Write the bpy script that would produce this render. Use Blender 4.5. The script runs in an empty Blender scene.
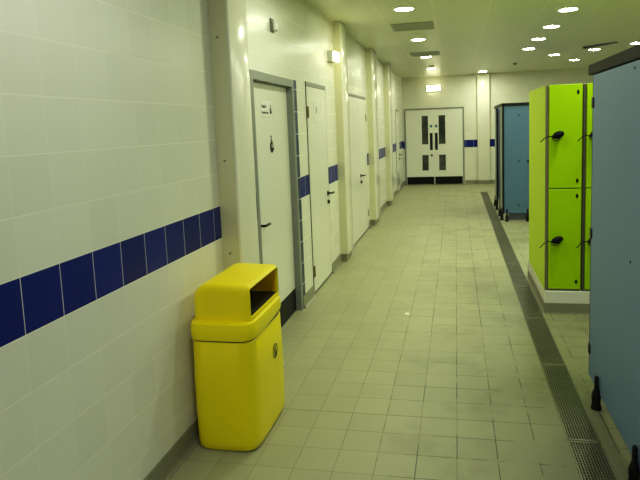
import bpy, bmesh, math, random
from mathutils import Vector, Matrix
random.seed(7)
SC = bpy.context.scene
COL = SC.collection
PI = math.pi

# ------------------------------------------------------------------ materials
def new_mat(name):
    m = bpy.data.materials.new(name); m.use_nodes = True
    nt = m.node_tree
    b = nt.nodes['Principled BSDF']
    return m, nt, b

def mth(nt, op, a, b=None, c=None, clamp=False):
    n = nt.nodes.new('ShaderNodeMath'); n.operation = op; n.use_clamp = clamp
    for i, v in enumerate((a, b, c)):
        if v is None: continue
        if isinstance(v, (int, float)): n.inputs[i].default_value = v
        else: nt.links.new(v, n.inputs[i])
    return n.outputs[0]

def mixc(nt, fac, a, b):
    n = nt.nodes.new('ShaderNodeMix'); n.data_type = 'RGBA'
    for sock, v in ((n.inputs[0], fac), (n.inputs[6], a), (n.inputs[7], b)):
        if isinstance(v, (int, float)): sock.default_value = v
        elif isinstance(v, tuple): sock.default_value = (*v, 1)
        else: nt.links.new(v, sock)
    return n.outputs[2]

def noise(nt, vec, scale, detail=3.0, rough=0.5):
    n = nt.nodes.new('ShaderNodeTexNoise')
    n.inputs['Scale'].default_value = scale; n.inputs['Detail'].default_value = detail; n.inputs['Roughness'].default_value = rough
    if vec is not None: nt.links.new(vec, n.inputs['Vector'])
    return n.outputs['Fac']

def ramp(nt, v, lo, hi):
    n = nt.nodes.new('ShaderNodeMapRange'); n.clamp = True
    nt.links.new(v, n.inputs[0]); n.inputs[1].default_value = lo; n.inputs[2].default_value = hi
    return n.outputs[0]

def plain(name, col, rough=0.5, metal=0.0, var=0.06, scale=6.0, bump=0.0, bscale=200.0, coat=0.0, spec=0.5):
    m, nt, b = new_mat(name)
    g = nt.nodes.new('ShaderNodeNewGeometry').outputs['Position']
    f = noise(nt, g, scale, 4)
    lo = tuple(max(0, c*(1-var)) for c in col); hi = tuple(min(1, c*(1+var)) for c in col)
    nt.links.new(mixc(nt, f, lo, hi), b.inputs['Base Color'])
    b.inputs['Roughness'].default_value = rough; b.inputs['Metallic'].default_value = metal
    b.inputs['Coat Weight'].default_value = coat; b.inputs['Specular IOR Level'].default_value = spec
    if bump:
        bp = nt.nodes.new('ShaderNodeBump'); bp.inputs['Strength'].default_value = bump; bp.inputs['Distance'].default_value = 0.002
        nt.links.new(noise(nt, g, bscale, 2), bp.inputs['Height']); nt.links.new(bp.outputs[0], b.inputs['Normal'])
    return m

def emis(name, col, s):
    m, nt, b = new_mat(name)
    b.inputs['Base Color'].default_value = (*col, 1)
    b.inputs['Emission Color'].default_value = (*col, 1); b.inputs['Emission Strength'].default_value = s
    return m

def tile_mat(name, ua, u0, v0, size, white, grout, blue=None, band=None, strip=None, rough=0.26, gw=0.004, glow_v=1.0):
    """wall tiles on world position; ua = 'X' or 'Y' is the horizontal axis"""
    m, nt, b = new_mat(name)
    sep = nt.nodes.new('ShaderNodeSeparateXYZ')
    pos = nt.nodes.new('ShaderNodeNewGeometry').outputs['Position']
    nt.links.new(pos, sep.inputs[0])
    U, V = sep.outputs[ua], sep.outputs['Z']
    u = mth(nt, 'DIVIDE', mth(nt, 'SUBTRACT', U, u0), size); v = mth(nt, 'DIVIDE', mth(nt, 'SUBTRACT', V, v0), size)
    fu, fv = mth(nt, 'FRACT', u), mth(nt, 'FRACT', v)
    du = mth(nt, 'MULTIPLY', mth(nt, 'MINIMUM', fu, mth(nt, 'SUBTRACT', 1.0, fu)), size)
    dv = mth(nt, 'MULTIPLY', mth(nt, 'MINIMUM', fv, mth(nt, 'SUBTRACT', 1.0, fv)), size)
    gu = mth(nt, 'LESS_THAN', du, gw*0.42); gv = mth(nt, 'LESS_THAN', dv, gw*0.55)
    # per tile tint
    cmb = nt.nodes.new('ShaderNodeCombineXYZ')
    nt.links.new(mth(nt, 'FLOOR', u), cmb.inputs[0]); nt.links.new(mth(nt, 'FLOOR', v), cmb.inputs[1])
    wn = nt.nodes.new('ShaderNodeTexWhiteNoise'); wn.noise_dimensions = '2D'; nt.links.new(cmb.outputs[0], wn.inputs['Vector'])
    base = mixc(nt, wn.outputs['Value'], tuple(c*0.95 for c in white), white)
    gcol = grout
    if blue:
        mask = mth(nt, 'MULTIPLY', mth(nt, 'GREATER_THAN', V, band[0]), mth(nt, 'LESS_THAN', V, band[1]))
        if strip:
            s = mth(nt, 'MULTIPLY', mth(nt, 'GREATER_THAN', U, strip[0]), mth(nt, 'LESS_THAN', U, strip[1]))
            s = mth(nt, 'MULTIPLY', s, mth(nt, 'LESS_THAN', V, strip[2]))
            mask = mth(nt, 'MAXIMUM', mask, s)
            gu = mth(nt, 'MULTIPLY', gu, mth(nt, 'SUBTRACT', 1.0, s))
        bcol = mixc(nt, wn.outputs['Value'], tuple(c*0.8 for c in blue), tuple(c*1.15 for c in blue))
        if strip: bcol = mixc(nt, s, bcol, (0.028, 0.052, 0.12))
        base = mixc(nt, mask, base, bcol)
    g = mth(nt, 'MAXIMUM', mth(nt, 'MULTIPLY', gu, 0.4), gv)  # horizontal joints kept brighter, for light catching their ledges
    if blue: g = mth(nt, 'MAXIMUM', g, mth(nt, 'MULTIPLY', mth(nt, 'MULTIPLY', mask, gu), 0.8))
    col = mixc(nt, g, base, grout)
    nt.links.new(col, b.inputs['Base Color'])
    # cushion edge + slight waviness of the glaze
    hu = ramp(nt, du, 0.0, 0.006); hv = ramp(nt, dv, 0.0, 0.006)
    h = mth(nt, 'MULTIPLY', hu, hv)
    h = mth(nt, 'ADD', h, mth(nt, 'MULTIPLY', noise(nt, pos, 9.0, 2), 0.9))
    bp = nt.nodes.new('ShaderNodeBump'); bp.inputs['Strength'].default_value = 0.12; bp.inputs['Distance'].default_value = 0.002
    nt.links.new(h, bp.inputs['Height']); nt.links.new(bp.outputs[0], b.inputs['Normal'])
    b.inputs['Specular IOR Level'].default_value = 0.13
    nt.links.new(mth(nt, 'ADD', mth(nt, 'MULTIPLY', g, 0.4), rough), b.inputs['Roughness'])
    return m

def floor_mat():
    m, nt, b = new_mat('quarry_floor_tiles')
    sep = nt.nodes.new('ShaderNodeSeparateXYZ')
    pos = nt.nodes.new('ShaderNodeNewGeometry').outputs['Position']
    nt.links.new(pos, sep.inputs[0])
    u = mth(nt, 'DIVIDE', mth(nt, 'SUBTRACT', sep.outputs['X'], -0.0133), 0.2)
    v = mth(nt, 'DIVIDE', mth(nt, 'SUBTRACT', sep.outputs['Y'], 3.2463), 0.2)
    fu, fv = mth(nt, 'FRACT', u), mth(nt, 'FRACT', v)
    du = mth(nt, 'MULTIPLY', mth(nt, 'MINIMUM', fu, mth(nt, 'SUBTRACT', 1.0, fu)), 0.2)
    dv = mth(nt, 'MULTIPLY', mth(nt, 'MINIMUM', fv, mth(nt, 'SUBTRACT', 1.0, fv)), 0.2)
    d = mth(nt, 'MINIMUM', du, dv)
    g = mth(nt, 'SUBTRACT', 1.0, ramp(nt, d, 0.0012, 0.0032))
    cmb = nt.nodes.new('ShaderNodeCombineXYZ')
    nt.links.new(mth(nt, 'FLOOR', u), cmb.inputs[0]); nt.links.new(mth(nt, 'FLOOR', v), cmb.inputs[1])
    wn = nt.nodes.new('ShaderNodeTexWhiteNoise'); wn.noise_dimensions = '2D'; nt.links.new(cmb.outputs[0], wn.inputs['Vector'])
    tile = mixc(nt, wn.outputs['Value'], (0.350, 0.355, 0.215), (0.390, 0.395, 0.240))
    speck = noise(nt, pos, 160.0, 2)
    tile = mixc(nt, mth(nt, 'MULTIPLY', ramp(nt, speck, 0.45, 0.7), 0.25), tile, (0.25, 0.25, 0.17))
    # soiling, heavier toward the drain, then shade painted in beside the near cubicle
    dirt = ramp(nt, noise(nt, pos, 2.3, 5, 0.6), 0.50, 0.74)
    side = ramp(nt, sep.outputs['X'], -0.7, 0.6)
    dirt = mth(nt, 'MULTIPLY', dirt, mth(nt, 'ADD', mth(nt, 'MULTIPLY', side, 0.70), 0.10))
    tile = mixc(nt, dirt, tile, (0.17, 0.17, 0.10))
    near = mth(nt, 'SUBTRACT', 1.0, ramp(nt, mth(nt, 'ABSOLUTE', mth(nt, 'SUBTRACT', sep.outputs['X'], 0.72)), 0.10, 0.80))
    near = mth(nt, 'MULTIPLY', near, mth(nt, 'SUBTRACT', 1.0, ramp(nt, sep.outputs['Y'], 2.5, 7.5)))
    tile = mixc(nt, mth(nt, 'MULTIPLY', near, 0.78), tile, (0.13, 0.13, 0.075))  # soil and cubicle shade mixed into the tile colour
    gd = ramp(nt, noise(nt, pos, 2.6, 4, 0.75), 0.475, 0.53)
    gside = ramp(nt, sep.outputs['X'], -0.75, -0.1)
    gcol = mixc(nt, mth(nt, 'MULTIPLY', gd, gside), (0.245, 0.245, 0.145), (0.025, 0.025, 0.018))
    # one long dirty joint across the room
    lj = mth(nt, 'LESS_THAN', mth(nt, 'ABSOLUTE', mth(nt, 'SUBTRACT', sep.outputs['Y'], 3.2463)), 0.004)
    gcol = mixc(nt, mth(nt, 'MULTIPLY', lj, 0.75), gcol, (0.05, 0.05, 0.03))
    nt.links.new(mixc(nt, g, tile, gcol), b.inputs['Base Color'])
    nt.links.new(mth(nt, 'ADD', mth(nt, 'MULTIPLY', noise(nt, pos, 12.0, 3), 0.2), 0.36), b.inputs['Roughness'])
    h = mth(nt, 'ADD', mth(nt, 'SUBTRACT', 1.0, g), mth(nt, 'MULTIPLY', speck, 0.15))
    bp = nt.nodes.new('ShaderNodeBump'); bp.inputs['Strength'].default_value = 0.3; bp.inputs['Distance'].default_value = 0.002
    nt.links.new(h, bp.inputs['Height']); nt.links.new(bp.outputs[0], b.inputs['Normal'])
    return m

def ceil_mat():
    m, nt, b = new_mat('ceiling_panels')
    sep = nt.nodes.new('ShaderNodeSeparateXYZ')
    pos = nt.nodes.new('ShaderNodeNewGeometry').outputs['Position']
    nt.links.new(pos, sep.inputs[0])
    def ax(o, off, size, w):
        f = mth(nt, 'FRACT', mth(nt, 'DIVIDE', mth(nt, 'SUBTRACT', o, off), size))
        d = mth(nt, 'MULTIPLY', mth(nt, 'MINIMUM', f, mth(nt, 'SUBTRACT', 1.0, f)), size)
        return mth(nt, 'LESS_THAN', d, w)
    gx = ax(sep.outputs['X'], -0.83, 0.605, 0.005); gy = ax(sep.outputs['Y'], 7.5, 1.215, 0.004)
    g = mth(nt, 'MAXIMUM', gx, mth(nt, 'MULTIPLY', gy, 0.6))
    f = noise(nt, pos, 1.2, 3)
    base = mixc(nt, f, (0.60, 0.62, 0.46), (0.66, 0.68, 0.50))
    nt.links.new(mixc(nt, mth(nt, 'MULTIPLY', g, 0.55), base, (0.85, 0.85, 0.62)), b.inputs['Base Color'])
    b.inputs['Roughness'].default_value = 0.35
    return m

WHITE = (0.80, 0.80, 0.73); GROUT = (0.86, 0.86, 0.76); BLUE = (0.010, 0.020, 0.20)
M = {}
M['tile_left'] = tile_mat('left_wall_tiles', 'Y', 1.6605, 1.2261, 0.2, WHITE, GROUT, BLUE, (1.0261, 1.2261), (5.19, 5.285, 2.11))
M['tile_far'] = tile_mat('far_wall_tiles', 'X', 0.27, 1.19, 0.2, (0.80, 0.80, 0.70), (0.80, 0.80, 0.68), BLUE, (0.985, 1.19))
M['tile_plain'] = tile_mat('white_side_tiles', 'Y', 0.0, 0.2, 0.2, WHITE, GROUT, BLUE, (1.0, 1.2))
M['tile_plain_x'] = tile_mat('white_end_tiles', 'X', 0.0, 0.2, 0.2, WHITE, GROUT, BLUE, (1.0, 1.2))
M['pillar'] = plain('cream_glazed_pillar', (0.80, 0.79, 0.70), 0.18, var=0.02, spec=0.2)
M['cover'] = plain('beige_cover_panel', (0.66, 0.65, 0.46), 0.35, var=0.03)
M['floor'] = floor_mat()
M['ceil'] = ceil_mat()
M['skirt'] = plain('grey_cove_skirting', (0.26, 0.26, 0.18), 0.4, var=0.1)
M['door_white'] = plain('white_laminate', (0.80, 0.80, 0.74), 0.22, var=0.02)
M['frame_grey'] = plain('grey_painted_frame', (0.24, 0.255, 0.24), 0.4, var=0.05)
M['gap_grey'] = plain('dark_door_gap', (0.16, 0.16, 0.13), 0.5)
M['black'] = plain('black_plastic', (0.006, 0.006, 0.008), 0.4, spec=0.25)
M['kick'] = plain('black_kick_plate', (0.007, 0.007, 0.007), 0.45, spec=0.15)
M['sign_white'] = plain('white_sign_plate', (0.82, 0.82, 0.80), 0.3, var=0.01)
M['brass'] = plain('dull_brass', (0.35, 0.28, 0.10), 0.35, 0.9)
M['steel'] = plain('brushed_steel', (0.42, 0.42, 0.38), 0.35, 0.9)
M['yellow'] = plain('yellow_polyethylene', (0.92, 0.77, 0.002), 0.42, var=0.05, bump=0.15, bscale=350, spec=0.3)
M['bin_inner_lit'] = plain('orange_lit_inner_wall', (0.90, 0.50, 0.01), 0.5)  # lit look of the hood's inner wall put into the colour
M['bin_black'] = plain('black_bin_fill', (0.006, 0.006, 0.006), 0.5)
M['lime'] = plain('lime_laminate', (0.40, 0.68, 0.002), 0.4, var=0.03, spec=0.10)
M['lime_lit_side'] = plain('lime_lit_laminate', (0.50, 0.66, 0.006), 0.5, var=0.04, spec=0.2)  # lime again, shifted for the different light on the locker side
M['post'] = plain('brown_grey_locker_trim', (0.20, 0.17, 0.12), 0.45)
M['post_dark'] = plain('dark_locker_gap', (0.09, 0.08, 0.05), 0.5)
M['blue_panel'] = plain('far_blue_laminate', (0.085, 0.175, 0.31), 0.45, var=0.05, scale=3)
M['grey_panel'] = plain('near_blue_grey_laminate', (0.145, 0.235, 0.39), 0.5, var=0.05, scale=60)
M['pale_panel'] = plain('pale_blue_grey_laminate', (0.27, 0.32, 0.33), 0.4)
M['cap'] = plain('dark_brown_grey_rail', (0.015, 0.014, 0.009), 0.6, spec=0.15)
M['grate'] = plain('stainless_grating', (0.25, 0.25, 0.18), 0.42, 0.6, var=0.25, scale=5)
M['channel'] = plain('dark_drain_channel', (0.03, 0.03, 0.022), 0.6)
M['vent'] = plain('grey_vent_plate', (0.30, 0.31, 0.23), 0.5)
M['vent_dark'] = plain('dark_blue_grey_vent', (0.07, 0.08, 0.10), 0.5)
M['trim_white'] = plain('white_enamel', (0.8, 0.8, 0.74), 0.3)
M['lamp'] = emis('downlight_lens', (0.95, 1.0, 0.70), 165.0)
M['lamp_cool'] = emis('cool_downlight_lens', (0.96, 1.0, 0.86), 135.0)
M['bulkhead'] = emis('bulkhead_diffuser', (1.0, 0.92, 0.48), 10.0)
M['exit_glow'] = emis('exit_light_diffuser', (1.0, 0.95, 0.6), 11.0)
M['paper'] = plain('white_paper', (0.85, 0.85, 0.8), 0.8)
M['strap'] = plain('navy_rubber', (0.003, 0.003, 0.008), 0.5, spec=0.2)
M['sky_blue'] = plain('blue_notice', (0.03, 0.12, 0.25), 0.4)

def glass_mat():
    m, nt, b = new_mat('wired_vision_glass')
    pos = nt.nodes.new('ShaderNodeNewGeometry').outputs['Position']
    f = ramp(nt, noise(nt, pos, 4.0, 4, 0.7), 0.35, 0.65)
    c = mixc(nt, f, (0.025, 0.035, 0.04), (0.13, 0.14, 0.10))  # dark mottling stands for reflections and the dim space behind the pane
    nt.links.new(c, b.inputs['Base Color'])
    b.inputs['Roughness'].default_value = 0.06
    b.inputs['Transmission Weight'].default_value = 0.35
    return m
M['glass'] = glass_mat()

# ------------------------------------------------------------------ mesh helpers
WLOC = {}
def wloc(o):
    v = Vector((0, 0, 0))
    while o is not None:
        v += Vector(o.location); o = o.parent
    return v

class MB:
    def __init__(s): s.bm = bmesh.new()
    def box(s, x0, x1, y0, y1, z0, z1, bev=0.0, seg=2):
        r = bmesh.ops.create_cube(s.bm, size=1.0)
        vs = r['verts']
        for v in vs:
            v.co = Vector((x0+(v.co.x+.5)*(x1-x0), y0+(v.co.y+.5)*(y1-y0), z0+(v.co.z+.5)*(z1-z0)))
        if bev > 0:
            es = list({e for v in vs for e in v.link_edges})
            bmesh.ops.bevel(s.bm, geom=es, offset=bev, segments=seg, affect='EDGES', profile=0.5)
        return s
    def cyl(s, p0, p1, r0, r1=None, n=16, caps=True):
        p0, p1 = Vector(p0), Vector(p1); r1 = r0 if r1 is None else r1
        q = (p1-p0).to_track_quat('Z', 'Y')
        rings = []
        for p, r in ((p0, r0), (p1, r1)):
            rings.append([s.bm.verts.new(p + q @ Vector((r*math.cos(2*PI*k/n), r*math.sin(2*PI*k/n), 0))) for k in range(n)])
        for k in range(n):
            s.bm.faces.new((rings[0][k], rings[0][(k+1) % n], rings[1][(k+1) % n], rings[1][k]))
        if caps:
            s.bm.faces.new(rings[0][::-1]); s.bm.faces.new(rings[1])
        return s
    def lathe(s, prof, c, n=24):
        rings = []
        for r, z in prof:
            rings.append([s.bm.verts.new((c[0]+r*math.cos(2*PI*k/n), c[1]+r*math.sin(2*PI*k/n), c[2]+z)) for k in range(n)])
        for a, b in zip(rings, rings[1:]):
            for k in range(n): s.bm.faces.new((a[k], a[(k+1) % n], b[(k+1) % n], b[k]))
        s.bm.faces.new(rings[0][::-1]); s.bm.faces.new(rings[-1])
        return s
    def loft(s, loops):
        rings = [[s.bm.verts.new(p) for p in L] for L in loops]
        n = len(rings[0])
        for a, b in zip(rings, rings[1:]):
            for k in range(n): s.bm.faces.new((a[k], a[(k+1) % n], b[(k+1) % n], b[k]))
        s.bm.faces.new(rings[0][::-1]); s.bm.faces.new(rings[-1])
        return s
    def tube(s, pts, r, n=8):
        pts = [Vector(p) for p in pts]; rings = []
        for i, p in enumerate(pts):
            d = (pts[min(i+1, len(pts)-1)] - pts[max(i-1, 0)]).normalized()
            q = d.to_track_quat('Z', 'Y')
            rings.append([s.bm.verts.new(p + q @ Vector((r*math.cos(2*PI*k/n), r*math.sin(2*PI*k/n), 0))) for k in range(n)])
        for a, b in zip(rings, rings[1:]):
            best = min(range(n), key=lambda o: sum((a[k].co-b[(k+o) % n].co).length for k in range(n)))
            for k in range(n): s.bm.faces.new((a[k], a[(k+1) % n], b[(k+1+best) % n], b[(k+best) % n]))
        s.bm.faces.new(rings[0][::-1]); s.bm.faces.new(rings[-1])
        return s
    def prism(s, pts, d):
        """closed outline pts (3D) swept by vector d"""
        d = Vector(d)
        a = [s.bm.verts.new(Vector(p)) for p in pts]; b = [s.bm.verts.new(Vector(p)+d) for p in pts]
        n = len(a)
        s.bm.faces.new(a[::-1]); s.bm.faces.new(b)
        for k in range(n): s.bm.faces.new((a[k], a[(k+1) % n], b[(k+1) % n], b[k]))
        return s
    def ball(s, c, rx, ry, rz, rot=None, n=16):
        r = bmesh.ops.create_uvsphere(s.bm, u_segments=n, v_segments=n//2, radius=1.0)
        for v in r['verts']:
            p = Vector((v.co.x*rx, v.co.y*ry, v.co.z*rz))
            if rot is not None: p = rot @ p
            v.co = p + Vector(c)
        return s
    def build(s, name, mat, parent=None, smooth=None, inward=False):
        bmesh.ops.recalc_face_normals(s.bm, faces=s.bm.faces[:])
        if parent is not None:
            o = wloc(parent)
            for v in s.bm.verts: v.co -= o
        me = bpy.data.meshes.new(name); s.bm.to_mesh(me); s.bm.free()
        me.materials.append(mat)
        if smooth:
            me.polygons.foreach_set('use_smooth', [True]*len(me.polygons))
            me.set_sharp_from_angle(angle=math.radians(smooth))
        ob = bpy.data.objects.new(name, me); COL.objects.link(ob)
        if parent is not None: ob.parent = parent
        return ob

def tag(o, label=None, cat=None, group=None, kind=None):
    if label: o['label'] = label
    if cat: o['category'] = cat
    if group: o['group'] = group
    if kind: o['kind'] = kind
    return o

def empty(name, loc, label, cat, group=None, kind=None):
    o = bpy.data.objects.new(name, None); COL.objects.link(o); o.location = loc
    o.empty_display_size = 0.1
    return tag(o, label, cat, group, kind)

def copy_tree(o, parent=None):
    c = o.copy(); COL.objects.link(c); c.parent = parent
    for ch in list(o.children): copy_tree(ch, c)
    return c

def text_mesh(name, body, size, mat, parent, origin, right, up, align='LEFT', bold=0.0):
    cu = bpy.data.curves.new(name, 'FONT'); cu.body = body; cu.size = size; cu.align_x = align; cu.extrude = 0.0004; cu.offset = bold
    tmp = bpy.data.objects.new(name+'_tmp', cu); COL.objects.link(tmp)
    dg = bpy.context.evaluated_depsgraph_get()
    me = bpy.data.meshes.new_from_object(tmp.evaluated_get(dg))
    bpy.data.objects.remove(tmp); bpy.data.curves.remove(cu)
    r, u = Vector(right).normalized(), Vector(up).normalized(); n = r.cross(u)
    off = wloc(parent)
    for v in me.vertices:
        c = v.co.copy(); v.co = Vector(origin) + r*c.x + u*c.y + n*c.z - off
    me.materials.clear(); me.materials.append(mat)
    ob = bpy.data.objects.new(name, me); COL.objects.link(ob); ob.parent = parent
    return ob

# ------------------------------------------------------------------ room shell
XL, H, YF, XR, YN = -1.42, 2.915, 16.3, 5.6, -9.5
DR0, DR1 = 0.555, 0.722                               # drain channel
m = MB()
m.box(XL-.3, DR0, YN-.2, YF+.3, -.12, 0); m.box(DR1, XR+.2, YN-.2, YF+.3, -.12, 0); m.box(DR0, DR1, 14.35, YF+.3, -.12, 0); m.box(DR0, DR1, YN-.2, 0.10, -.12, 0)
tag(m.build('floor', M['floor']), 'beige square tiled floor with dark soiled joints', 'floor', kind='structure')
m = MB(); m.box(DR0-.01, DR1+.01, 0.09, 14.36, -.12, -.035)
tag(m.build('trim_1', M['channel']), 'dark channel under the steel drain gratings', 'drain channel', kind='structure')
m = MB(); m.box(XL-.2, XR+.2, YN-.2, YF+.2, H, H+.1)
tag(m.build('ceiling', M['ceil']), 'pale panelled ceiling with faint straight seams', 'ceiling', kind='structure')
D1A, D1B, D1T = 4.085, 5.135, 2.055                     # opening of the recessed door
m = MB()
m.box(XL-.2, XL, YN, D1A, 0, H); m.box(XL-.2, XL, D1B, YF+.2, 0, H); m.box(XL-.2, XL, D1A, D1B, D1T, H)
tag(m.build('wall_left', M['tile_left']), 'white tiled wall with a band of dark blue tiles', 'wall', kind='structure')
m = MB(); m.box(XL, XR, YF, YF+.2, 0, H)
tag(m.build('wall_far', M['tile_far']), 'cream tiled end wall around the double doors', 'wall', kind='structure')
m = MB(); m.box(XR, XR+.2, YN, YF+.2, 0, H)
tag(m.build('wall_right', M['tile_plain']), 'white tiled wall beyond the lockers', 'wall', kind='structure')
m = MB(); m.box(XL-.2, XR+.2, YN-.2, YN, 0, H)
tag(m.build('wall_near', M['tile_plain_x']), 'white tiled wall behind the viewer', 'wall', kind='structure')

# boxed pillars along the left wall
PILLARS = [(3.37, 3.70, -1.30, 'cream boxed pillar beside the yellow bin and disabled changing room door'),
           (7.06, 7.44, -1.32, 'cream boxed pillar just past the narrow single door and wall lamp'),
           (9.70, 10.22, -1.315, 'cream boxed pillar after the pair of plain white doors'),
           (12.1, 12.50, -1.31, 'farthest cream boxed pillar on the tiled left wall')]
for i, (y0, y1, x1, lab) in enumerate(PILLARS):
    p = MB().box(XL-.02, x1, y0, y1, 0.10, H, 0.012, 3).build('trim_%d' % (i+2), M['pillar'], smooth=40)
    tag(p, lab, 'pillar', kind='structure')
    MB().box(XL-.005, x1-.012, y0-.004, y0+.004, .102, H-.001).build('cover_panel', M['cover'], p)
    MB().box(XL-.02, x1-.03, y0+.025, y1-.012, 0, 0.105).build('pillar_base', M['skirt'], p)

# the column on the far wall
p = MB().box(0.57, 0.885, 16.17, YF+.02, 0.10, H, 0.01, 2).build('trim_6', M['pillar'], smooth=40)
tag(p, 'cream boxed column on the end wall right of the double doors', 'pillar', kind='structure')
MB().box(0.575, 0.88, 16.18, YF+.01, 0, 0.105).build('pillar_base', M['skirt'], p)

# cove skirting
def cove(mb, y0, y1):
    pts = [(XL-.005, y0, 0.112), (XL+.007, y0, 0.112), (XL+.010, y0, 0.03), (XL+.016, y0, 0.012), (XL+.032, y0, 0.003), (XL+.032, y0, -.002), (XL-.005, y0, -.002)]
    mb.prism(pts, (0, y1-y0, 0))
m = MB()
for a, b in [(YN, 3.37), (3.70, 4.035), (5.19, 5.60), (6.50, 7.06), (7.44, 7.93), (9.50, 9.70), (10.22, 12.1), (12.5, 14.33), (15.17, 16.3)]: cove(m, a, b)
tag(m.build('baseboard_left', M['skirt']), 'grey cove skirting along the foot of the tiled wall', 'skirting', kind='structure')
m = MB()
for a, b in [(XL, -1.385), (0.24, 0.57), (0.885, XR)]: m.box(a, b, YF-.012, YF+.01, 0, 0.10)
tag(m.build('baseboard_far', M['skirt']), 'grey skirting along the end wall', 'skirting', kind='structure')

# ------------------------------------------------------------------ doors on the left wall
def lever(parent, x, y, z, d=1, lock=True):
    """black lever handle on a +X face, pointing along d*Y"""
    m = MB()
    m.cyl((x, y, z), (x+.010, y, z), .027, n=20)
    m.cyl((x+.010, y, z), (x+.052, y, z), .010, n=12)
    m.tube([(x+.050, y, z), (x+.054, y+d*.02, z), (x+.054, y+d*.07, z), (x+.052, y+d*.115, z-.002), (x+.042, y+d*.128, z-.004)], .0105, 10)
    m.build('door_handle', M['black'], parent, smooth=50)
    if lock:
        m = MB(); m.cyl((x, y, z-.095), (x+.010, y, z-.095), .024, n=20); m.box(x+.009, x+.024, y-.006, y+.006, z-.112, z-.078, .002)
        m.build('lock_escutcheon', M['black'], parent, smooth=50)

def wheelchair(mb, x, yc, zc, s):
    """flat access pictogram on a +X face: Y to the right, Z up; s = height"""
    t = 0.0015
    def P(u, v): return (x, yc+u*s, zc+v*s)
    def poly(pts): mb.prism([P(*q) for q in pts], (t, 0, 0))
    poly([(-.10+.085*math.cos(a), .41+.085*math.sin(a)) for a in [2*PI*k/20 for k in range(20)]])      # head
    poly([(-.17, .29), (-.05, .30), (-.02, .08), (-.13, .03), (-.16, .06)])                               # torso
    poly([(-.07, .20), (.16, .16), (.16, .10), (-.06, .13)])                                              # arm
    poly([(-.13, .06), (.17, .06), (.17, -.02), (-.12, -.03)])                                            # thigh
    poly([(.10, .05), (.18, .05), (.30, -.33), (.23, -.36)])                                              # shin
    poly([(.22, -.31), (.38, -.27), (.39, -.33), (.24, -.38)])                                            # foot
    n = 22; a0, a1 = math.radians(105), math.radians(345)                                                 # wheel
    A = [a0+(a1-a0)*k/n for k in range(n+1)]
    c = (-.05, -.18)
    for k in range(n):
        q = [(c[0]+r*math.cos(a), c[1]+r*math.sin(a)) for r, a in ((.05, A[k]), (.33, A[k]), (.33, A[k+1]), (.05, A[k+1]))]
        poly(q)

# door 1: recessed leaf in a wide grey steel frame
d1 = empty('door_1', (XL, 4.61, 0), 'white door in a wide grey frame with a wheelchair symbol, beside the bin', 'door', kind='structure')
m = MB()
fx0, fx1 = XL-.09, XL+.003
m.box(fx0, fx1, 4.036, D1A+.012, 0, D1T-.012); m.box(fx0, fx1, D1B-.012, 5.183, 0, D1T-.012); m.box(fx0, fx1, 4.036, 5.183, D1T-.012, 2.106)
m.build('door_frame', M['frame_grey'], d1)
lx = XL-.050
leaf = MB().box(lx-.044, lx, D1A+.014, D1B-.014, 0.008, D1T-.014, .002).build('door_leaf', M['door_white'], d1)
MB().box(lx, lx+.003, D1A+.02, D1B-.02, 0.010, 0.215).build('kick_plate', M['kick'], leaf)
lever(leaf, lx, 4.20, 0.955, 1, False)
sg = MB().box(lx, lx+.003, 4.385, 4.665, 1.775, 1.900, .002).build('door_sign', M['sign_white'], leaf)
text_mesh('sign_lettering', 'Disabled', 0.034, M['black'], sg, (lx+.0032, 4.40, 1.848), (0, 1, 0), (0, 0, 1), bold=0.0012)
text_mesh('sign_lettering', 'Changing Room', 0.026, M['black'], sg, (lx+.0032, 4.40, 1.803), (0, 1, 0), (0, 0, 1), bold=0.0012)
m = MB(); wheelchair(m, lx+.003, 4.63, 1.838, 0.075); m.build('sign_pictogram', M['black'], sg)
m = MB(); wheelchair(m, lx+.001, 4.625, 1.56, 0.14); m.build('wheelchair_symbol', M['black'], leaf)
for z in (1.78, 1.0, .30): MB().cyl((XL+.002, 5.165, z), (XL+.006, 5.165, z), .010, n=12).build('frame_fixing', M['steel'], d1)

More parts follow.
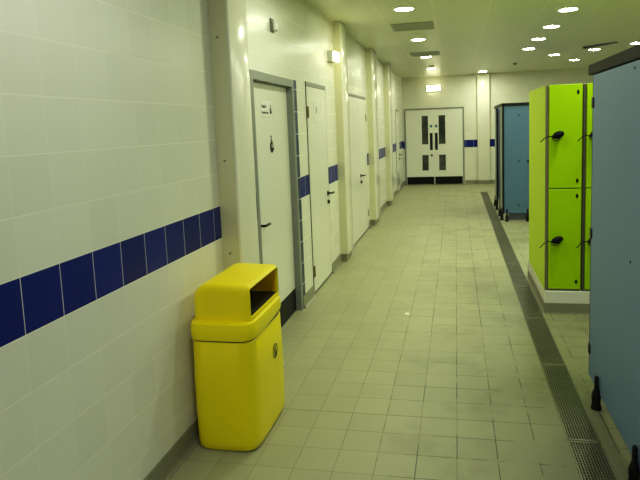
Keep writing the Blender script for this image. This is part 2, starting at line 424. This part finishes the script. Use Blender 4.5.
# flush doors
def flush_door(idx, y0, y1, zt, lab, handle=None, hinges=(), sign=None, split=None, keyhole=True):
    d = empty('door_%d' % idx, (XL, (y0+y1)/2, 0), lab, 'door', kind='structure')
    m = MB()
    x1 = XL+.006
    m.box(XL-.01, x1, y0-.016, y0, 0, zt+.03); m.box(XL-.01, x1, y1, y1+.016, 0, zt+.03); m.box(XL-.01, XL+.002, y0, y1, 0, zt)
    m.build('door_frame', M['gap_grey'], d)
    MB().box(XL-.01, XL+.010, y0-.016, y1+.016, zt, zt+.040).build('door_head', M['frame_grey'], d)
    spans = [(y0+.004, y1-.004)] if split is None else [(y0+.004, split-.003), (split+.003, y1-.004)]
    leaves = [MB().box(XL, XL+.008, a, b, 0.028, zt-.004, .0015).build('door_leaf', M['door_white'], d) for a, b in spans]
    lf = leaves[-1]
    lx = XL+.008
    if handle: lever(lf, lx, handle[0], handle[1], handle[2], keyhole)
    for hy, hz in hinges:
        m = MB(); m.box(lx-.002, lx+.004, hy-.022, hy+.022, hz-.055, hz+.055, .001); m.cyl((lx+.006, hy, hz-.055), (lx+.006, hy, hz+.055), .008, n=10)
        m.build('hinge', M['brass'] if idx == 2 else M['steel'], lf)
    if sign:
        s = MB().box(lx, lx+.002, sign[0]-sign[2]/2, sign[0]+sign[2]/2, sign[1]-sign[3]/2, sign[1]+sign[3]/2, .001).build('door_sign', M['sign_white'], lf)
        m = MB(); x = lx+.0022; yc, zc = sign[0]-sign[2]*.12, sign[1]+sign[3]*.08
        k = sign[3]*.22
        m.prism([(x, yc+k*.3*math.cos(a), zc+k*.55+k*.3*math.sin(a)) for a in [2*PI*j/14 for j in range(14)]], (.001, 0, 0))
        m.prism([(x, yc-k*.42, zc+k*.2), (x, yc+k*.42, zc+k*.2), (x, yc+k*.25, zc-k*.75), (x, yc-k*.25, zc-k*.75)], (.001, 0, 0))
        m.build('sign_pictogram', M['black'], s)
    return d, lf
flush_door(2, 5.625, 6.475, 2.085, 'narrow white flush door with a small notice and brass hinges, left of the wall lamp',
           handle=(6.40, 0.945, 1), hinges=((5.640, 1.83), (5.640, .24)), sign=(6.03, 1.84, .26, .20))
flush_door(3, 7.96, 9.46, 2.085, 'wide white flush door with two leaves between two pillars', handle=(8.76, 0.93, 1), hinges=((9.445, 1.80), (9.445, .26)), split=8.66)
d4, lf4 = flush_door(4, 14.36, 15.14, 2.00, 'farthest white single door on the left wall, before the end wall', handle=(15.06, 0.90, 1), sign=(14.72, 1.74, .18, .16))
m = MB()
for k in range(7): m.box(XL+.008, XL+.012, 14.52, 14.98, .18+k*.045, .205+k*.045)
m.build('vent_grille', M['frame_grey'], lf4)

# ------------------------------------------------------------------ far double doors
d5 = empty('door_5', (-.575, YF, 0), 'white double doors with four glass panels at the end of the corridor', 'door', kind='structure')
fy = YF-.02
m = MB()
m.box(-1.375, -1.335, fy-.01, YF+.01, 0, 2.035); m.box(0.185, 0.225, fy-.01, YF+.01, 0, 2.035); m.box(-1.375, 0.225, fy-.01, YF+.01, 2.035, 2.076)
m.build('door_frame', M['frame_grey'], d5)
def far_leaf(x0, x1, w0, w1, side):
    wins = [(0.385, 0.815), (1.10, 1.875)]
    m = MB(); y0, y1 = fy-.004, YF+.005
    m.box(x0, w0, y0, y1, .01, 2.03); m.box(w1, x1, y0, y1, .01, 2.03)
    zz = .01
    for a, b in wins: m.box(w0, w1, y0, y1, zz, a); zz = b
    m.box(w0, w1, y0, y1, zz, 2.03)
    lf = m.build('door_leaf', M['door_white'], d5)
    for a, b in wins:
        MB().box(w0, w1, YF-.012, YF-.006, a, b).build('glass_panel', M['glass'], lf)
        m = MB(); t = .018
        for q in ((w0-t, w0+.004, a-t, b+t), (w1-.004, w1+t, a-t, b+t), (w0-t, w1+t, a-t, a+.004), (w0-t, w1+t, b-.004, b+t)):
            m.box(q[0], q[1], y0-.008, y0+.004, q[2], q[3])
        m.build('glazing_bead', M['door_white'], lf)
    MB().box(x0+.01, x1-.01, y0-.004, y0+.002, .012, .215).build('kick_plate', M['kick'], lf)
    return lf, y0
lfA, ya = far_leaf(-1.333, -.577, -.905, -.728, -1)
lfB, yb = far_leaf(-.573, .183, -.452, -.268, 1)
MB().box(-.690, -.615, ya-.006, ya+.001, .945, 1.405, .002).build('push_plate', M['black'], lfA)
MB().box(-.552, -.480, yb-.006, yb+.001, .945, 1.405, .002).build('push_plate', M['black'], lfB)
MB().box(-.685, -.625, ya-.004, ya+.001, 1.555, 1.625, .001).build('door_notice', M['sky_blue'], lfA)
MB().box(-.545, -.485, yb-.004, yb+.001, 1.555, 1.625, .001).build('door_notice', M['sky_blue'], lfB)
MB().cyl((-.645, ya+.001, .80), (-.645, ya-.012, .80), .028, n=20).build('lock_escutcheon', M['black'], lfA)

# ------------------------------------------------------------------ drain gratings
g0 = MB(); L = 0.985; w = DR1-DR0
g0.box(DR0+.002, DR0+.010, 0, L, -.022, .002); g0.box(DR1-.010, DR1-.002, 0, L, -.022, .002)
g0.box(DR0+.004, DR1-.004, 0.0, .012, -.022, .002); g0.box(DR0+.004, DR1-.004, L-.012, L, -.022, .002)
nb = 11
for k in range(1, nb):
    x = DR0+.006+(w-.012)*k/nb
    g0.box(x-.0022, x+.0022, .006, L-.006, -.022, .0016)
for k in range(1, 40):
    y = L*k/40
    g0.box(DR0+.006, DR1-.006, y-.0018, y+.0018, -.018, -.002)
ORD = ['second', 'third', 'fourth', 'fifth', 'sixth', 'seventh', 'eighth', 'ninth', 'tenth', 'eleventh', 'twelfth']
gr = g0.build('drain_grating', M['grate'])
gr.location = (0, 2.103, 0)
tag(gr, 'steel drain grating cut off by the bottom edge, beside the near cubicle foot', 'drain grating', 'steel gratings along the floor drain')
for i in range(1, 12):
    c = copy_tree(gr); c.location = (0, 2.103+.993*i, 0)
    c['label'] = ('last steel drain grating at the far end of the floor drain, nearest the double doors' if i == 11 else
                  '%s steel drain grating counting from the near end of the floor drain' % ORD[i-1])

# ------------------------------------------------------------------ ceiling fittings
dl = empty('ceiling_downlight', (-.53, 6.6, H), 'downlight nearest the camera in the row over the corridor', 'downlight', 'round recessed ceiling downlights')
R0 = .112
m = MB(); n = 32
prof = [(R0-.016, -.001), (R0-.014, -.006), (R0, -.005), (R0+.012, -.002), (R0+.012, .002), (R0-.016, .002)]
rings = [[m.bm.verts.new((-.53+r*math.cos(2*PI*k/n), 6.6+r*math.sin(2*PI*k/n), H+z)) for k in range(n)] for r, z in prof]
for a, b in zip(rings, rings[1:]+rings[:1]):
    for k in range(n): m.bm.faces.new((a[k], a[(k+1) % n], b[(k+1) % n], b[k]))
m.build('bezel', M['trim_white'], dl, smooth=40)
m = MB(); vs = [m.bm.verts.new((-.53+(R0-.012)*math.cos(2*PI*k/n), 6.6+(R0-.012)*math.sin(2*PI*k/n), H-.003)) for k in range(n)]
m.bm.faces.new(vs[::-1]); lens = m.build('lens', M['lamp'], dl)
for p in lens.data.polygons:
    if p.normal.z > 0: p.flip()
LIGHTS = [(-.53, 9.03, 'second downlight from the camera in the row over the corridor'),
          (-.53, 11.46, 'third downlight from the camera in the row over the corridor, beside a ceiling vent'),
          (-.53, 13.95, 'farthest downlight in the row over the corridor, close to the double doors'),
          (-.53, 4.17, 'downlight above the recessed door beside the yellow bin'),
          (1.285, 7.37, 'downlight nearest the camera in the slanting row above the lime lockers'),
          (1.285, 8.61, 'second downlight from the camera in the slanting row above the lime lockers'),
          (1.285, 9.85, 'third downlight from the camera in the slanting row above the lime lockers'),
          (1.285, 11.09, 'farthest downlight in the slanting row above the lime lockers'),
          (1.91, 12.40, 'downlight above the far blue cubicle, between two others lower in the photo'),
          (2.53, 13.74, 'downlight closest to the end wall above the lime lockers'),
          (2.53, 11.86, 'downlight just below the dark slanted ceiling vent'),
          (3.08, 11.22, 'rightmost downlight, partly hidden by the near cubicle rail'),
          (.69, 15.53, 'downlight by the cream column on the end wall'),
          (1.285, 6.13, 'downlight over the front of the lime lockers'),
          (1.285, 4.89, 'downlight over the gap between cubicle and lockers'),
          (-.53, 1.74, 'downlight over the corridor above the near cubicle and tiled wall'),
          (-.53, -.69, 'added unseen downlight over the corridor behind the viewer'),  # unseen lamps behind the viewer, added to light the bin and locker fronts
          (-.53, -3.12, 'second added unseen downlight over the corridor behind the viewer'),
          (-.53, -5.55, 'third added unseen downlight over the corridor behind the viewer'),
          (-.53, -7.98, 'fourth added unseen downlight over the corridor behind the viewer'),
          (1.285, 3.65, 'downlight over the far end of the near cubicle'),
          (1.285, -1.23, 'added unseen downlight in the right hand row behind the viewer'),
          (1.285, -3.66, 'second added unseen downlight in the right hand row behind the viewer'),
          (1.285, -6.09, 'third added unseen downlight in the right hand row behind the viewer'),
          (3.08, 7.4, 'downlight over the far end of the lockers'),
          ]
for x, y, lab in LIGHTS:
    c = copy_tree(dl); c.location = (x, y, H); c['label'] = lab
    if y < 3:
        for ch in c.children:
            if ch.name.startswith('lens'): ch.data = ch.data.copy(); ch.data.materials[0] = M['lamp_cool']

def ceil_vent(xc, yc, sx, sy, mat, lab, slats=5):
    v = empty('ceiling_vent', (xc, yc, H), lab, 'vent', 'square ceiling vents')
    MB().box(xc-sx/2, xc+sx/2, yc-sy/2, yc+sy/2, H-.008, H+.002, .003).build('vent_plate', mat, v)
    m = MB()
    for k in range(slats):
        y = yc-sy/2+sy*(k+.5)/slats
        m.prism([(xc-sx*.44, y-.03, H-.008), (xc-sx*.44, y+.02, H-.014), (xc-sx*.44, y+.024, H-.012), (xc-sx*.44, y-.026, H-.006)], (sx*.88, 0, 0))
    m.build('vent_louvre', mat, v)
ceil_vent(-.52, 7.80, .53, .56, M['vent'], 'square grey ceiling vent between the two nearest corridor downlights')
ceil_vent(-.52, 10.92, .52, .56, M['vent'], 'square grey ceiling vent just in front of the third corridor downlight')
# drooping dark hatch on the right
v = empty('ceiling_hatch', (2.45, 11.05, H), 'dark slanted ceiling hatch hanging slightly open above the lockers', 'hatch')
MB().prism([(2.22, 11.30, H+.002), (2.22, 11.30, H-.032), (2.66, 10.84, H-.008), (2.66, 10.84, H+.002)], (.05, .10, 0)).build('hatch_flap', M['vent_dark'], v)
def detector(x, y, lab, r=.05):
    d = empty('smoke_detector', (x, y, H), lab, 'detector', 'small round ceiling detectors')
    MB().lathe([(r, 0.002), (r, -.012), (r*.92, -.018)], (x, y, H)).build('detector_base', M['vent'] if x > 0 else M['trim_white'], d, smooth=50)
    MB().lathe([(r*.75, -.016), (r*.7, -.034), (r*.4, -.042)], (x, y, H)).build('detector_cap', M['vent_dark'] if x > 0 else M['trim_white'], d, smooth=50)
detector(1.295, 13.71, 'small dark ceiling detector to the right of the column, on bare ceiling')
detector(-.52, 8.50, 'small pale ceiling detector just behind the first ceiling vent', .07)
detector(-.51, 13.30, 'small pale ceiling detector just in front of the farthest corridor downlight', .07)

# ------------------------------------------------------------------ wall fittings
bl = empty('wall_lamp', (XL, 6.83, 2.47), 'small glowing box lamp high on the left wall beside a pillar', 'lamp')
MB().box(XL, XL+.065, 6.70, 6.93, 2.42, 2.54, .006).build('lamp_housing', M['trim_white'], bl)
MB().box(XL+.065, XL+.10, 6.71, 6.92, 2.425, 2.53, .012, 3).build('diffuser', M['bulkhead'], bl, smooth=40)
el = empty('wall_lamp', (-.575, YF, 2.60), 'glowing rectangular light box above the double doors', 'lamp')
MB().box(-.76, -.38, YF-.05, YF, 2.52, 2.68, .006).build('lamp_housing', M['trim_white'], el)
MB().box(-.745, -.395, YF-.085, YF-.05, 2.53, 2.67, .01, 3).build('diffuser', M['exit_glow'], el, smooth=40)
ms = empty('wall_mounted_sensor', (XL, 4.60, 2.49), 'small pale sensor on a dark bracket above the recessed door', 'sensor')
MB().box(XL, XL+.014, 4.57, 4.64, 2.44, 2.545, .003).build('bracket', M['gap_grey'], ms)
MB().box(XL+.014, XL+.045, 4.585, 4.66, 2.45, 2.52, .010, 3).build('sensor_head', M['sign_white'], ms, smooth=40)
for z in (2.30, 1.40, .93): pass
p0 = bpy.data.objects['trim_2']
for y, z in ((3.37, 2.23), (3.37, 1.50), (3.37, .93)):
    MB().cyl((-1.372, y+.001, z), (-1.372, y-.007, z), .008, n=12).build('screw_cap', M['frame_grey'], p0)

# ------------------------------------------------------------------ yellow litter bin
BX0, BX1, BY0, BY1 = -1.388, -1.026, 2.735, 3.325
bcx, bcy, bhx, bhy = (BX0+BX1)/2, (BY0+BY1)/2, (BX1-BX0)/2, (BY1-BY0)/2
bin_ = empty('litter_bin', (bcx, bcy, 0), 'yellow plastic litter bin with a hooded side opening, standing against the tiled wall', 'bin')
def sup(z, dx=0, dy=0, e=6.0, n=72):
    L = []
    for k in range(n):
        a = 2*PI*k/n; c, s = math.cos(a), math.sin(a)
        L.append((bcx+math.copysign(abs(c)**(2/e), c)*(bhx+dx), bcy+math.copysign(abs(s)**(2/e), s)*(bhy+dy), z))
    return L
MB().loft([sup(.004, -.018, -.018), sup(.02, -.006, -.006), sup(.05, -.002, -.002), sup(.20, 0, 0), sup(.42, 0, 0), sup(.594, -.004, -.004), sup(.600, -.009, -.009)]).build('bin_body', M['yellow'], bin_, smooth=40)
MB().loft([sup(.591, -.009, -.009), sup(.628, -.009, -.009)]).build('lid_gap_shade', M['bin_black'], bin_)  # black ring stands in for the shade inside the gap
def ajar(L):
    return [(x, y, z+.024*max(0.0, (y-2.93)/.39)*(1.0 if x > bcx else 0.0)*min(1.0, (x-bcx)/bhx*1.6)) for x, y, z in L]
band = MB().loft([ajar(sup(.606, -.006, -.006)), ajar(sup(.610, .001, .001)), ajar(sup(.622, .003, .003)), sup(.676, .002, .002), sup(.694, -.003, -.003), sup(.700, -.016, -.016), sup(.702, -.03, -.03)])
band.build('lid_skirt', M['yellow'], bin_, smooth=40)
# hood: rounded profile in XZ swept along Y, hollowed by the opening
hx0, hx1, hy0, hy1, hz0, hz1 = BX0+.026, BX1-.016, BY0+.045, BY1-.026, .700, .893
def arc(cx, cz, r, a0, a1, n=8): return [(cx+r*math.cos(a0+(a1-a0)*k/n), cz+r*math.sin(a0+(a1-a0)*k/n)) for k in range(n+1)]
prof = [(hx0, hz0), (hx1, hz0)] + arc(hx1-.030, hz1-.030-.006, .030, 0, PI/2, 6) + arc(hx0+.085, hz1-.085, .085, PI/2, PI, 10)
def hood_loop(y, ins):
    cx, cz = (hx0+hx1)/2, hz0
    k = 1-ins/((hx1-hx0)/2); kz = 1-ins/(hz1-hz0)
    return [(cx+(x-cx)*k, y, cz+(z-cz)*kz) for x, z in prof]
rb = .035; loops = []
for j in range(6):
    a = PI/2*j/5; loops.append(hood_loop(hy0+rb*(1-math.sin(a)), rb*(1-math.cos(a)) if j else rb))
loops = []
for j in range(7):
    a = PI/2*j/6; loops.append(hood_loop(hy0+rb*(1-math.sin(a)), rb*(1-math.cos(a))))
loops = loops[::-1]
far = []
for j in range(7):
    a = PI/2*j/6; far.append(hood_loop(hy1-rb*(1-math.sin(a)), rb*(1-math.cos(a))))
hood = MB().loft(loops+far).build('bin_hood', M['yellow'], bin_, smooth=40)
def cut(ob, mb):
    c = mb.build('cutter_tmp', M['yellow'])
    off = wloc(ob)
    c.location = -off + Vector((0, 0, 0))
    oloc = ob.parent; ob.parent = None
    md = ob.modifiers.new('b', 'BOOLEAN'); md.operation = 'DIFFERENCE'; md.object = c; md.solver = 'EXACT'
    dg = bpy.context.evaluated_depsgraph_get(); dg.update()
    me = bpy.data.meshes.new_from_object(ob.evaluated_get(dg))
    ob.modifiers.clear(); old = ob.data; ob.data = me; ob.parent = oloc
    cm = c.data; bpy.data.objects.remove(c); bpy.data.meshes.remove(cm)
    me.set_sharp_from_angle(angle=math.radians(40))
cut(hood, MB().box(hx0+.02, hx1+.10, hy0+.018, hy1-.022, .718, .870, .012, 3))
m = MB()
m.box(hx0+.022, hx1-.012, hy0+.020, hy1-.024, .7195, .722)
m.build('bin_black_sheet', M['bin_black'], bin_)  # black sheet across the bottom of the hood opening
MB().box(hx0+.03, hx1-.02, hy1-.0235, hy1-.0225, .7225, .850).build('hood_lit_sheet', M['bin_inner_lit'], bin_)  # sheet added so the inner wall looks lit orange
# emblem: ring and a figure dropping litter in a basket
ex, ey, ez, es = BX1+.0008, 3.095, .425, .042
m = MB()
def EP(u, v): return (ex, ey+u*es, ez+v*es)
n = 32
for k in range(n):
    a, b = 2*PI*k/n, 2*PI*(k+1)/n
    m.prism([EP(r*math.cos(t), r*math.sin(t)) for r, t in ((.88, a), (1.0, a), (1.0, b), (.88, b))], (.001, 0, 0))
m.prism([EP(.13*math.cos(t)-.1, .55+.13*math.sin(t)) for t in [2*PI*j/14 for j in range(14)]], (.001, 0, 0))
for q in ([(-.28, .38), (.02, .38), (.02, -.12), (-.28, -.12)], [(-.28, -.1), (-.12, -.1), (-.2, -.75), (-.36, -.75)], [(-.14, -.1), (.02, -.1), (.08, -.75), (-.08, -.75)],
          [(0, .36), (.04, .24), (.42, .08), (.46, .17)], [(.25, -.2), (.65, -.2), (.58, -.72), (.32, -.72)], [(.40, .0), (.48, .0), (.48, -.1), (.40, -.1)]):
    m.prism([EP(*t) for t in q], (.001, 0, 0))
m.build('litter_emblem', M['black'], bin_)

# ------------------------------------------------------------------ lockers on a plinth
PX, PY0, PY1, PX1 = 0.742, 5.235, 6.46, 2.28
pl = MB().box(PX, PX1, PY0, PY1, .085, .195, .006).build('trim_7', M['tile_plain'])
tag(pl, 'low white tiled plinth under the lime lockers', 'plinth', kind='structure')
m = MB()
m.box(PX-.002, PX1+.002, PY0-.002, PY1+.002, 0, .088); m.box(PX-.014, PX1+.014, PY0-.014, PY1+.014, 0, .006, .002)
m.build('plinth_skirting', M['skirt'], pl)

LW, LZ0, LZ1, LYF = .2985, .195, 1.958, 5.255
LM = (LZ0+LZ1)/2 + .012
def make_locker(x, lab, end):
    r = empty('locker', (x, LYF, LZ0), lab, 'locker', 'lime green locker columns')
    MB().box(x+.004, x+LW-.001, LYF+.02, PY1-.095, LZ0, LZ1-.002).build('carcass', M['lime_lit_side'], r)
    MB().box(x+.001, x+.024, LYF+.002, LYF+.03, LZ0, LZ1, .003).build('front_post', M['post'] if end else M['post_dark'], r)
    if end: MB().box(x-.002, x+.0045, LYF+.012, PY1-.09, LZ0, LZ1, .001).build('end_panel', M['lime_lit_side'], r)
    for z0, z1, hz in ((LM+.005, LZ1, (LM+.065, LZ1-.065)), (LZ0+.02, LM-.005, (LZ0+.085, LM-.065))):
        d = MB().box(x+.027, x+LW-.010, LYF-.012, LYF+.012, z0, z1, .003).build('locker_door', M['lime'], r)
        for h in hz:
            m = MB(); m.ball((x+LW-.044, LYF-.012, h), .011, .007, .019, n=12); m.build('hinge_cap', M['black'], d, smooth=60)
        zc = (z0+z1)/2
        lz = 1.541 if z0 > LM else .650
        m = MB(); m.cyl((x+.080, LYF-.012, lz), (x+.080, LYF-.026, lz), .017, .015, n=18); m.build('cam_lock', M['steel'], d, smooth=50)
    MB().box(x+.026, x+LW-.012, LYF+.0, LYF+.02, LZ0+.001, LZ0+.02).build('bottom_rail', M['post'], r)
    return r
LX0 = .744
LLAB = ['lime locker column at the corridor end, its side panel facing the corridor',
        'lime locker column beside the corridor end one, partly hidden by the near cubicle',
        'third lime locker column from the corridor, behind the near cubicle',
        'fourth lime locker column from the corridor, behind the near cubicle',
        'fifth lime locker column from the corridor, behind the near cubicle']
for i in range(5): make_locker(LX0+i*LW, LLAB[i], i == 0)

def make_key(x, z, lab, flip=1.0):
    y = LYF-.026
    k = empty('wristband_key', (x, y, z), lab, 'key', 'locker keys on black wristbands')
    rot = Matrix.Rotation(math.radians(-22), 3, 'Y')
    MB().ball((x+.014, y-.024, z+.002), .050, .025, .031, rot, 18).build('key_fob', M['strap'], k, smooth=70)
    m = MB()
    m.tube([(x-.005, y-.02, z-.008), (x-.04, y-.030, z-.008), (x-.075, y-.045, z-.010), (x-.105, y-.065, z-.024), (x-.135, y-.085, z-.052)], .0042, 8)
    m.tube([(x+.03, y-.02, z-.020), (x+.015, y-.035, z-.040), (x-.01, y-.035, z-.045), (x-.03, y-.03, z-.036), (x-.035, y-.02, z-.012)], .0042, 8)
    m.build('wrist_strap', M['strap'], k, smooth=60)
    return k
k0 = make_key(LX0+.080, 1.541, 'black wristband key in the upper door of the corridor end locker')
for (i, z, lab) in ((0, .650, 'black wristband key in the lower door of the corridor end locker'),
                    (1, 1.541, 'black wristband key in the upper locker door half hidden by the near cubicle'),
                    (1, .650, 'black wristband key in the lower locker door half hidden by the near cubicle')):
    c = copy_tree(k0); c.location = (LX0+i*LW+.080-.006*i, LYF-.026, z); c['label'] = lab

# ------------------------------------------------------------------ changing cubicles
def foot(parent, x, y, top=.20):
    MB().lathe([(.030, .0), (.031, .012), (.026, .02), (.024, .035), (.026, .06), (.026, .085), (.018, .11), (.013, .125), (.012, top-.006), (.009, top)], (x, y, 0), 18).build('foot', M['black'], parent, smooth=50)

NX, NY1, NY0, NX2 = .796, 3.745, .55, 2.25
nc = empty('changing_cubicle', (NX, NY1, 0), 'blue grey changing cubicle with a dark top rail, nearest the camera on the right', 'cubicle', 'changing cubicles on black feet')
sp = MB().box(NX, NX+.018, NY0, NY1, .088, 1.925, .002).build('side_panel', M['grey_panel'], nc)
MB().box(NX-.001, NX+.017, NY1-.0005, NY1+.006, .088, 1.925).build('panel_edge', M['black'], sp)
for z in (1.765, .985, .262):
    m = MB(); m.cyl((NX+.006, NY1+.006, z-.032), (NX+.006, NY1+.006, z+.032), .012, n=12); m.box(NX-.008, NX+.012, NY1-.034, NY1+.008, z-.030, z+.030, .006)
    m.build('hinge', M['black'], sp, smooth=40)
for y, z in ((2.92, 1.895), (2.92, 1.0), (1.6, 1.895)):
    MB().cyl((NX, y, z), (NX-.003, y, z), .007, n=12).build('screw', M['black'], sp)
MB().box(NX+.03, NX2, NY1-.018, NY1, .088, 1.925, .002).build('end_panel', M['grey_panel'], nc)
MB().box(NX2-.018, NX2, NY0, NY1-.02, .088, 1.925, .002).build('back_panel', M['grey_panel'], nc)
MB().box(NX+.02, NX2-.02, NY0, NY0+.018, .088, 1.925, .002).build('end_panel', M['grey_panel'], nc)
MB().box(NX-.006, NX+.030, NY0-.03, NY1+.11, 1.932, 1.992, .004).build('top_rail', M['cap'], nc)
MB().box(NX+.031, NX2+.02, NY1-.03, NY1+.018, 1.932, 1.992, .004).build('top_rail', M['cap'], nc)
for y in (3.475, 2.725, 2.0, 1.2): foot(nc, NX-.016, y, .195)
for x in (1.5, NX2): foot(nc, x, NY1-.10)
foot(nc, NX2, NY0+.1); foot(nc, 1.5, NY0)

FX0, FX1, FY0, FY1 = .755, 2.30, 10.1, 12.05
fc = empty('changing_cubicle', (FX0, FY0, 0), 'mid blue changing cubicle standing behind the lime lockers', 'cubicle', 'changing cubicles on black feet')
fp = MB().box(FX0+.02, FX1, FY0, FY0+.018, .135, 1.905, .002).build('front_panel', M['blue_panel'], fc)
for z in (1.755, 1.005, .27): MB().cyl((1.01, FY0, z), (1.01, FY0-.004, z), .014, n=12).build('screw', M['black'], fp)
MB().cyl((1.163, FY0, 1.0), (1.163, FY0-.02, 1.0), .022, n=16).build('lock_knob', M['black'], fp)
MB().box(FX0-.005, FX0+.028, FY0-.006, FY0+.034, .12, 1.93, .003).build('corner_post', M['black'], fc)
MB().box(FX0, FX0+.016, FY0+.034, FY0+.56, .135, 1.905).build('side_panel', M['pale_panel'], fc)
MB().box(FX0+.03, FX0+.045, FY0+.58, FY0+1.34, .135, 1.84).build('shaded_cubicle_door', M['vent_dark'], fc)  # dark colour stands for shade in the recessed doorway
MB().box(FX0-.004, FX0+.02, FY0+.56, FY0+.60, .08, 1.905).build('door_post', M['black'], fc)
MB().box(FX0-.012, FX0+.02, FY0+1.32, FY0+1.36, .08, 1.905).build('door_post', M['black'], fc)
MB().box(FX0, FX0+.016, FY0+1.36, FY1, .135, 1.905).build('side_panel', M['pale_panel'], fc)
MB().box(FX0+.02, FX1, FY1-.018, FY1, .135, 1.905, .002).build('back_panel', M['blue_panel'], fc)
MB().box(FX1-.018, FX1, FY0+.02, FY1-.02, .135, 1.905, .002).build('side_panel', M['blue_panel'], fc)
MB().box(FX0-.012, FX0+.03, FY0-.012, FY1+.02, 1.905, 1.955, .003).build('top_rail', M['kick'], fc)
MB().box(FX0+.03, FX1, FY0-.012, FY0+.03, 1.905, 1.955, .003).build('top_rail', M['black'], fc)
MB().box(FX0+.10, FX1-.05, FY0+.03, FY0+.05, .02, .14).build('dark_board', M['vent_dark'], fc)  # dark board between the feet, below the front panel
for x, y in ((.822, FY0-.012), (1.152, FY0-.012), (FX0-.005, FY0+.12), (FX0-.005, FY0+.58), (FX0-.005, FY0+1.34), (FX0-.005, FY1-.1), (1.75, FY0-.012), (FX1, FY0+.1), (FX1, FY1-.1), (1.5, FY1)): foot(fc, x, y, .21)

# ------------------------------------------------------------------ scrap of paper on the floor
m = MB(); m.prism([(-.462, 5.085, .0005), (-.430, 5.075, .0005), (-.418, 5.105, .004), (-.436, 5.128, .002), (-.460, 5.118, .006)], (0, 0, .002))
tag(m.build('paper_scrap', M['paper']), 'tiny white scrap of paper lying on the floor tiles', 'paper')

# ------------------------------------------------------------------ world, camera, colour
w = bpy.data.worlds.new('World'); SC.world = w; w.use_nodes = True
w.node_tree.nodes['Background'].inputs[0].default_value = (.02, .02, .015, 1)
cam = bpy.data.cameras.new('camera'); co = bpy.data.objects.new('camera', cam); COL.objects.link(co); SC.camera = co
f, yaw, pit, rol, ch = 589.5044, -.2009, -.1201, -.0371, 1.6835
CX, CY = 337.32, 197.35
cy, sy = math.cos(yaw), math.sin(yaw)
fw = Vector((sy*math.cos(pit), cy*math.cos(pit), math.sin(pit))); r = Vector((cy, -sy, 0)); u = r.cross(fw)
c, s = math.cos(rol), math.sin(rol)
r2 = c*r+s*u; u2 = -s*r+c*u
co.matrix_world = Matrix(((r2.x, u2.x, -fw.x, 0), (r2.y, u2.y, -fw.y, 0), (r2.z, u2.z, -fw.z, ch), (0, 0, 0, 1)))
cam.sensor_fit = 'HORIZONTAL'; cam.sensor_width = 36.0; cam.lens = f/640*36
cam.shift_x = (320-CX)/640; cam.shift_y = (CY-240)/640
cam.clip_start = .05; cam.clip_end = 100
SC.view_settings.view_transform = 'Standard'
SC.view_settings.look = 'None'
SC.view_settings.exposure = 0.0
SC.view_settings.use_curve_mapping = True
cm = SC.view_settings.curve_mapping
cv = cm.curves[3]
for x, y in ((0.06, 0.046), (0.2, 0.188), (0.5, 0.53)): cv.points.new(x, y)
cm.update()
SC.cycles.use_denoising = True
SC.cycles.diffuse_bounces = 6
SC.cycles.max_bounces = 10
SC.cycles.sample_clamp_indirect = 4.0
